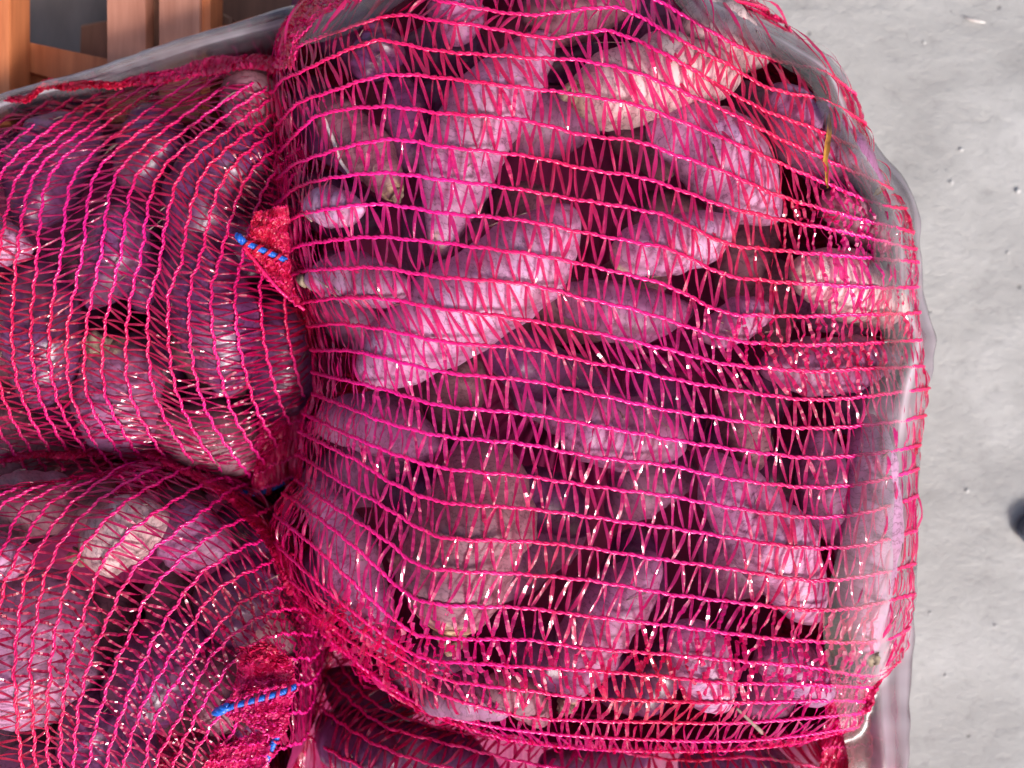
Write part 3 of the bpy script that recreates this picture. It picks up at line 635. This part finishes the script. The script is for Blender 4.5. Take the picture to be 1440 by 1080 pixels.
rows[-1] = [(160,664),(98,712),(62,760),(35,820),(24,896),(19,920),(24,1000),(32,1080),(42,1150)]
rows += base
rr_ = []
for pts in rows:
    q = catmull(pts, 80); ok = np.array([float(LL.samp(LL.sd, x, y)) > 1 for x, y in q]); idx = np.where(ok)[0]
    if len(idx) < 12: continue
    q = q[idx[0]:idx[-1]+1]; rr_.append([tuple(v) for v in q[::max(1, len(q)//12)]])
# extend the upper ends to the rim so the cords crowd together there
build_net(ll, rr_, LL, 104, 0.0008, 0.0016, M_RIB_SHADED, M_CORD, zig=0.0008)

# ================================================================== BAG UNDER THE LARGE ONE
bm_out = [(388,985),(410,935),(440,905),(520,895),(700,950),(950,980),(1140,990),(1215,1040),(1225,1150),(1200,1400),(1000,1560),(600,1560),(400,1400),(380,1150)]
BM = Bag(bm_out, 0.25, 0.055, 330, pw=2.3)  # unseen part below the frame raised to shade the visible part
bm = empty('mesh_bag', P(800, 1100, 0)); tag(bm, 'dark shaded mesh bag mostly hidden beneath the largest bag at the bottom edge', 'mesh bag', 'red mesh bags full of roots')
underside(bm, BM)
r4 = []
for (a, lab) in (((470,1025,540,1070,42,'purple'),'purple root in shade at the left end of the lowest bag'),((560,1040,680,1090,46,'purple'),'dim root at the bottom edge left of centre in the lowest bag'),
        ((780,1080,900,1060,44,'purple'),'dim root under the bottom rim of the largest bag'),((980,1070,1100,1090,44,'purple'),'dim root at the bottom edge right of centre in the lowest bag'),((480,960,560,1000,40,'purple'),'dark root tucked beneath the lower left bulge of the largest bag')):
    r4.append(make_root(BM, *a, lab, dz=-.002))
BM.drape(r4)
b0 = [[(462,912),(520,985),(600,1020),(700,1040),(820,1050),(960,1070),(1060,1066),(1200,1090)],
      [(432,918),(489,981),(537,1020),(609,1041),(668,1056),(728,1071),(850,1090),(1050,1100),(1210,1120)],
      [(405,945),(424,967),(457,999),(498,1029),(549,1056),(615,1077),(760,1110),(1000,1135),(1215,1150)],
      [(391,985),(403,1002),(439,1038),(489,1068),(540,1090),(700,1140),(1000,1170),(1200,1180)],
      [(389,1020),(400,1035),(415,1071),(480,1120),(700,1180),(1170,1215)],
      [(390,1075),(410,1120),(500,1190),(800,1240),(1190,1245)], [(386,1120),(420,1190),(600,1270),(900,1290),(1205,1285)], [(384,1180),(450,1270),(650,1340),(900,1350),(1205,1340)]]
b0.insert(0, [(500,900),(560,955),(660,990),(800,1005),(960,1018),(1100,1010),(1180,1030)])
build_net(bm, b0, BM, 84, 0.00085, 0.0024, M_RIB_SHADED, M_CORD, zig=0.0007)

# ================================================================== gathered mouths, hems and twine
def gathered(parent, name, rows, zf, n, seed=0, rw=0.0030, amp=3.0, cord=0.00050, ribs=3, mat=None, nocord=False):
    rows2 = []
    for i, r in enumerate(rows):
        q = catmull(r, 14)
        q = [(x + amp*mnoise.noise(Vector((x*.06, y*.06, seed))), y + amp*mnoise.noise(Vector((x*.06, y*.06, seed+5)))) for x, y in q]
        def f(px, py, i=i): return zf(px, py) + 0.004 * mnoise.noise(Vector((px*.05, py*.05, seed + 9))) + 0.0025 * mnoise.noise(Vector((px*.14, py*.14, seed + 2))) + 0.0015*(i % 2)
        rows2.append((q, f))
    return build_net(parent, rows2, None, n, cord, rw, mat or M_HEM, M_CORD, zig=0.0009, ext=False, jitter=0.9, skipcord=nocord, ribs=ribs, cordname='gathered_cord', netname='gathered_film')
def lerp_rows(A, B, n):
    a = catmull(A, 12); b = catmull(B, 12); return [[tuple(v) for v in a*(1-t)+b*t] for t in np.linspace(0, 1, n)]
def twine(parent, pts, zs, r=0.0022, turns=5, name='twine'):
    q = catmull([(x, y, z) for (x, y), z in zip(pts, zs)], 60); C0 = np.array([P(*v) for v in q]); VV, FF = [], []
    T = norm(np.gradient(C0, axis=0)); A = norm(np.cross(T, [0, 0, 1.])); B = np.cross(T, A); s = np.linspace(0, 1, 60)
    for ph in (0, 2.09, 4.19):
        th = s * turns * 2 * math.pi + ph; Cc = C0 + (A*np.cos(th)[:, None] + B*np.sin(th)[:, None]) * r * 0.36
        tube(Cc, r * 0.50, 7, 0, VV, FF)
    o = mesh_obj(name, VV, FF, M_BLUE, parent)
    if name == 'twine':
        VV, FF = [], []
        n = 240; q = catmull([(x, y, z) for (x, y), z in zip(pts, zs)], n); C0 = np.array([P(*v) for v in q]); s = np.linspace(0, 1, n)
        T = norm(np.gradient(C0, axis=0)); A = norm(np.cross(T, [0, 0, 1.])); B = np.cross(T, A)
        for ph in (0, .5, 1.1):
            th = -s * turns * 1.5 * math.pi + ph; Cc = C0 + (A*np.cos(th)[:, None] + B*np.sin(th)[:, None]) * r * 1.18
            c2 = Cc[int(n*.14):]; tube(c2, r * 0.24, 5, 0, VV, FF)
        mesh_obj('red_wrap', VV, FF, M_HEM, parent)
    return o
# red hem bunched along the top of the upper left bag
gathered(ul, 'hem', lerp_rows([(20,134),(90,118),(180,114),(250,98),(320,80),(392,86)], [(10,142),(90,127),(190,123),(270,111),(340,98),(396,104)], 4), lambda x, y: float(UL.samp(UL.Z, x, y)) * .35 + .105 + .02, 90, 1, amp=13, nocord=True)
0 and gathered(ul, 'hem', lerp_rows([(375,85),(384,140),(390,190),(392,260)], [(398,80),(402,140),(404,190),(406,260)], 4), lambda x, y: .165, 34, 3, amp=4)
# loose crown of net at the top left shoulder of the largest bag
gathered(big, 'hem', lerp_rows([(386,95),(396,40),(430,0),(480,-20)], [(410,100),(425,50),(460,20),(510,0)], 5), lambda x, y: float(MAIN.samp(MAIN.Z, x, y)) + .002, 40, 4, amp=5, mat=M_RIB, ribs=2)
# tied mouth of the upper left bag poking out beside the largest bag
gathered(ul, 'mouth', lerp_rows([(362,300),(385,296),(405,290)], [(345,352),(375,372),(405,392)], 9), lambda x, y: .205 + .00012*(380-x), 22, 7, amp=5)
gathered(ul, 'mouth', lerp_rows([(345,350),(375,366),(405,370)], [(345,352),(378,395),(420,432)], 6), lambda x, y: .204, 22, 8, amp=3)
twine(ul, [(333,333),(343,340),(370,352),(402,366)], [.213,.214,.212,.205], .0023, 7)
twine(ul, [(334,331),(338,336),(342,340)], [.214,.216,.214], .0028, 1, 'twine_knot')
twine(ul, [(342,346),(365,375),(395,410),(428,436)], [.211,.210,.208,.2], .0012, 6, 'edge_cord').data.materials[0] = M_CORD
# torn flap between the three bags, with a dim blue twine
gathered(ul, 'flap', lerp_rows([(365,600),(390,575),(430,560)], [(358,690),(385,682),(425,665)], 5), lambda x, y: .135, 30, 11, amp=5, ribs=2)
0 and gathered(ul, 'flap', lerp_rows([(440,440),(446,500),(440,570)], [(420,445),(428,505),(400,590)], 4), lambda x, y: .150, 30, 12, amp=4, ribs=2)
twine(ul, [(292,678),(330,692),(365,692),(400,676),(425,655)], [.112,.122,.126,.13,.13], .003, 7)
# red rim of the lower left bag
gathered(ll, 'hem', lerp_rows([(-20,646),(150,632),(235,642),(310,682),(372,732),(398,775),(412,830)], [(-20,654),(150,640),(230,652),(300,694),(358,744),(386,786),(404,838)], 4), lambda x, y: float(LL.samp(LL.Z, x, y)) + .003, 110, 14, amp=9, ribs=2, nocord=True)
# tied tuft of the lower left bag
gathered(ll, 'tuft', lerp_rows([(345,912),(375,908),(402,925)], [(325,985),(365,972),(412,962)], 10), lambda x, y: .240 - .0000035*(x-370)**2, 20, 17, amp=6)
gathered(ll, 'tuft', lerp_rows([(318,1003),(360,985),(412,968)], [(345,1010),(378,1035),(400,1030)], 8), lambda x, y: .237 - .000004*(x-370)**2, 22, 18, amp=6)
gathered(ll, 'tuft', lerp_rows([(310,1048),(345,1036),(380,1030)], [(280,1085),(330,1090),(372,1085)], 6), lambda x, y: .222, 18, 19, amp=5, ribs=2)
twine(ll, [(303,1004),(325,994),(360,984),(395,974),(416,965)], [.244,.248,.250,.248,.242], .0022, 11)
twine(ll, [(303,1002),(312,998),(322,993)], [.246,.249,.249], .0032, 1, 'twine_knot')
twine(ll, [(392,1030),(380,1055),(368,1085)], [.205,.20,.195], .0026, 4)
# pink gathered corner at the lower right
gathered(big, 'corner', lerp_rows([(1140,955),(1190,965),(1240,955)], [(1165,1010),(1195,1010),(1222,1000)], 7), lambda x, y: .178, 24, 21, amp=6)
gathered(big, 'corner', lerp_rows([(1165,1000),(1200,1000),(1225,995)], [(1150,1100),(1190,1100),(1222,1100)], 7), lambda x, y: .165, 20, 22, amp=5, ribs=2)

# ================================================================== small things in the bag
def leaf(name, pts, zs, wid, label):
    q = catmull([(x, y, z) for (x, y), z in zip(pts, zs)], 14); Cc = np.array([P(*v) for v in q]); VV, FF = [], []
    T = norm(np.gradient(Cc, axis=0)); A = norm(np.cross(T, [0.1, 0.1, 1.]))
    for i in range(14):
        t = i/13; ww = wid * math.sin(math.pi * (0.04 + .92*t)) ** .8
        for s in (-1, -.4, .4, 1): VV.append(Cc[i] + A[i]*ww*s*(1+.2*math.sin(i*2.1+s)) + np.array([0, 0, 0.0016*abs(s) + .0008*math.sin(i*1.7+s*3)]))
        if i: 
            for k in range(3): b = (i-1)*4+k; FF.append((b, b+1, b+5, b+4))
    n0 = len(VV)
    VV += [v - np.array([0, 0, .0004]) for v in VV[:n0]]; FF += [tuple(n0 + a for a in f[::-1]) for f in FF[:]]
    o = mesh_obj(name, VV, FF, M_LEAF); tag(o, label, 'leaf'); return o
def zt(x, y, d=.0015): return float(MAIN.samp(MAIN.Z, x, y)) + d
leaf('dry_leaf', [(1163,150),(1165,185),(1160,225),(1163,265)], [zt(1163,150),zt(1165,185),zt(1160,225),zt(1163,265)], .0017, 'narrow orange dry leaf under the plastic at the upper right')
leaf('dry_leaf', [(1228,275),(1236,268),(1243,265)], [zt(1228,275),zt(1236,268),zt(1243,265)], .0016, 'tiny orange leaf scrap by the right rim of the plastic')
VV, FF = [], []; q = catmull([(455,165,0),(468,195,0),(478,225,0),(492,245,0)], 16)
tube([P(a, b, zt(a, b, -.003)) for a, b, _ in q], np.linspace(.0016, .0009, 16), 6, 0, VV, FF)
tag(mesh_obj('rootlet', VV, FF, M_ROOT), 'thin whitish rootlet beneath the net at the upper left of the largest bag', 'rootlet')
VV, FF = [], []; q = catmull([(1036,996,0),(1055,1014,0),(1072,1030,0)], 10)
tube([P(a, b, zt(a, b, .001)) for a, b, _ in q], np.linspace(.0008, .0015, 10), 6, 0, VV, FF)
tag(mesh_obj('rootlet', VV, FF, M_HAIR), 'short grey rootlet caught on the net near the bottom edge', 'rootlet')

# ================================================================== clear plastic bag
outl = catmull([(-260,250),(-100,175),(0,130),(60,112),(110,102),(200,72),(290,42),(390,14),(470,-10),(600,-95),(760,-150),(900,-140),(1000,-10),(1060,18),(1120,50),(1180,92),(1206,150),(1235,210),(1285,275),(1296,350),(1300,420),(1317,470),(1314,510),(1302,560),(1294,650),(1290,760),(1288,860),(1282,950),(1278,1060),(1276,1200)], 420)
inw = catmull([(-260,60),(0,48),(200,60),(390,70),(600,45),(900,70),(1000,80),(1100,100),(1180,130),(1240,110),(1290,85),(1310,90),(1300,110),(1290,112),(1280,118),(1276,130)], 420)[:, 1]
tang = norm(np.gradient(outl, axis=0)); nin = np.stack([-tang[:, 1], tang[:, 0]], 1)
VV, FF = [], []; prof = [(-.30, 0.004), (-.26, .03), (-.2, .07), (-.12, .11), (-.05, .140), (0.0, .160), (.06, .170), (.14, .176), (.2, 0), (.26, 0), (.31, 0), (.36, 0), (.41, 0), (.47, 0), (.55, 0), (.64, 0), (.74, 0), (.86, 0), (1, 0)]
# outside wall leans back under the rim; the inside flap lies over the net
for i in range(420):
    x, y = outl[i]; s = i * 0.5
    right = min(max((i - 230) / 60, 0), 1)
    for j, (u, z) in enumerate(prof):
        nz = mnoise.noise(Vector((s*.35, u*2.0, 1))) ; n2 = mnoise.noise(Vector((s*.1, u*3.5 + 4, 8)))
        if u <= 0:
            zz = z; k0 = (CAMZ - .160) / FPX; k1 = (CAMZ - zz) / FPX
            # world position under the rim: same footprint, slightly inward
            wx = (x - 720 + nin[i, 0] * (-u) * 30) * k0; wy = (540 - (y + nin[i, 1] * (-u) * 30)) * k0
            VV.append((wx + .003 * nz, wy + .003 * n2, zz))
        else:
            dpx = u * inw[i]; px = x + nin[i, 0]*dpx; py = y + nin[i, 1]*dpx
            if i > 190 or True:
                zs = max(float(MAIN.samp(MAIN.Z, px, py)), .0) if MAIN.inside(px, py) else MAIN.zedge - .004
                tgt = zs + .004 + .001 * abs(nz) if MAIN.inside(px, py) else .172
                if x < 450: tgt = .172 - .055 * u
                a = min(u / .3, 1); zz = .160 * (1 - a) + tgt * a + .0022 * n2 + .0006 * nz * a
                if MAIN.inside(px, py): zz = max(zz, zs + .0025)
            VV.append(tuple(P(px, py, zz)))
m = len(prof)
for i in range(419):
    for j in range(m - 1): FF.append((i*m+j, i*m+j+1, (i+1)*m+j+1, (i+1)*m+j))
pb = mesh_obj('plastic_bag', VV, FF, M_PLA)
hz = pb.data.attributes.new('haze', 'FLOAT', 'POINT'); hz.data.foreach_set('value', [(0.9 if u < 0 else max(0.0, 1.1 * (1 - u) ** 1.1) + .9 * math.exp(-((u - .36) / .05) ** 2)) * max(.15, 0.85 + 1.1 * mnoise.noise(Vector((i*.03, u*9, 3))) + .3 * mnoise.noise(Vector((i*.3, u*2, 3)))) for i in range(420) for (u, z) in prof])
tag(pb, 'clear hazy plastic bag wrapped round the mesh bags along the top and right', 'plastic bag')

# ================================================================== wooden stand, shoe and crumbs on the floor
def board(parent, name, quad, ztop, th, mat):
    V = []; c = np.mean([P(x, y, ztop) for x, y in quad], 0)
    top = [P(x, y, ztop) for x, y in quad]
    def ins(p, d): v = c - p; return p + v / np.linalg.norm(v) * d
    for zz, d in ((0, .0025), (-.002, .0), (-th + .002, 0), (-th, .0025)):
        for p in top: V.append(ins(p + np.array([0, 0, zz]), d))
    F = [(0, 1, 2, 3), (15, 14, 13, 12)]
    for l in range(3):
        for k in range(4): F.append((l*4+k, (l+1)*4+k, (l+1)*4+(k+1) % 4, l*4+(k+1) % 4))
    return mesh_obj(name, V, [f[::-1] for f in F], mat, parent, smooth=False)
st = empty('wooden_stand', P(150, 0, 0)); tag(st, 'orange-brown wooden stand with upright bars, out of focus in the top left corner', 'wooden stand')
board(st, 'post', [(-60,-160),(13,-160),(14,175),(-50,175)], .13, .03, M_WOOD)
board(st, 'rail', [(10,52),(200,92),(200,150),(10,92)], .10, .02, M_WOOD)
board(st, 'rail', [(10,88),(200,128),(200,160),(10,122)], .09, .02, M_WOOD)
board(st, 'post', [(150,-160),(204,-160),(206,170),(150,170)], .12, .03, M_WOOD2)
board(st, 'post', [(203,-160),(224,-160),(224,170),(205,170)], .105, .03, M_WOODD)  # dark strip painted in for the gap and side face between posts
board(st, 'post', [(223,-160),(282,-160),(280,170),(223,170)], .12, .03, M_WOOD2)
board(st, 'post', [(281,-160),(297,-160),(295,170),(279,170)], .115, .03, M_WOOD)
board(st, 'block', [(112,34),(152,26),(152,92),(110,92)], .07, .03, M_WOODD)
board(st, 'brace', [(290,6),(326,24),(322,60),(288,44)], .08, .02, M_WOODD)
board(st, 'added_backing', [(-80,-160),(340,-160),(340,170),(-80,170)], .012, .010, M_BACK)  # warm-toned panel added to cover the blue shade on the floor behind
board(st, 'shelf_board', [(330,-160),(560,-160),(560,20),(300,60)], .03, .02, M_WOODD)  # dark sheet standing in for shade on the ground

def blob(name, c, rx, ry, rz, mat, parent=None, seed=0, rough=.1, n=14):
    V, F = [], []
    for i in range(n + 1):
        a = math.pi * i / n
        for k in range(n * 2):
            b = math.pi * k / n; d = Vector((math.sin(a)*math.cos(b), math.sin(a)*math.sin(b), math.cos(a)))
            q = 1 + rough * mnoise.noise(d * 1.6 + Vector((seed, 0, 0)))
            V.append((c[0] + d.x*rx*q, c[1] + d.y*ry*q, c[2] + d.z*rz*q))
    for i in range(n):
        for k in range(2*n): F.append((i*2*n+k, (i+1)*2*n+k, (i+1)*2*n+(k+1) % (2*n), i*2*n+(k+1) % (2*n)))
    return mesh_obj(name, V, F, mat, parent)
sc = P(1520, 745, .02); sh = empty('shoe', (sc[0], sc[1], 0)); tag(sh, 'dark blue-grey shoe tip poking in at the right edge on the concrete', 'shoe')
def rel(v): return (v[0] - sc[0], v[1] - sc[1], v[2])
blob('toe_cap', rel(P(1482, 742, .009)), .028, .0155, .010, M_SHOE, sh, 1, .05)
blob('sole', rel(P(1482, 743, .005)), .031, .0175, .005, M_SHOE, sh, 2, .03)
blob('upper', rel(P(1522, 705, .008)), .034, .013, .010, M_SHOEB, sh, 3, .05)

peb = [(1352,210,5,'round pale pebble at the right of the floor, the upper of two above one another'),(1338,256,5,'round pale pebble on the floor below the upper one'),(1308,862,4,'tiny white stone on the floor beside the lower right rim'),(1432,268,7,'pale chip at the right edge of the photo'),(1418,355,4,'small grey pebble near the right edge, level with the bag shoulder'),(1360,690,5,'small grey pebble left of the shoe'),(1330,950,4,'small grey pebble in the lower right of the floor'),(1400,880,4,'small pale pebble low at the right of the floor'),(1300,60,4,'small pebble at the top of the floor')]
for i, (x, y, r, lab) in enumerate(peb):
    k = CAMZ / FPX; o = blob('pebble', (0, 0, 0), r*k*.6, r*k*.45, r*k*.3, M_STONE, None, i*3, .5, 8)
    o.location = P(x, y, r*k*.3); tag(o, lab, 'pebble', 'small stones on the concrete')
VV, FF = [], []; tube([P(x, y, .002) for x, y in ((1357,24),(1366,28),(1375,30),(1386,32))], [.0006, .0012, .0011, .0004], 6, 0, VV, FF)
tag(mesh_obj('straw', VV, FF, M_ROOT), 'pale straw sliver lying on the concrete at the top right', 'straw')

# re-seat: parts of things built in world space keep their place under an Empty at the thing's base
for e in (big, ul, ll, bm, st):
    for ch in list(e.children):
        ch.location = ch.location - e.location
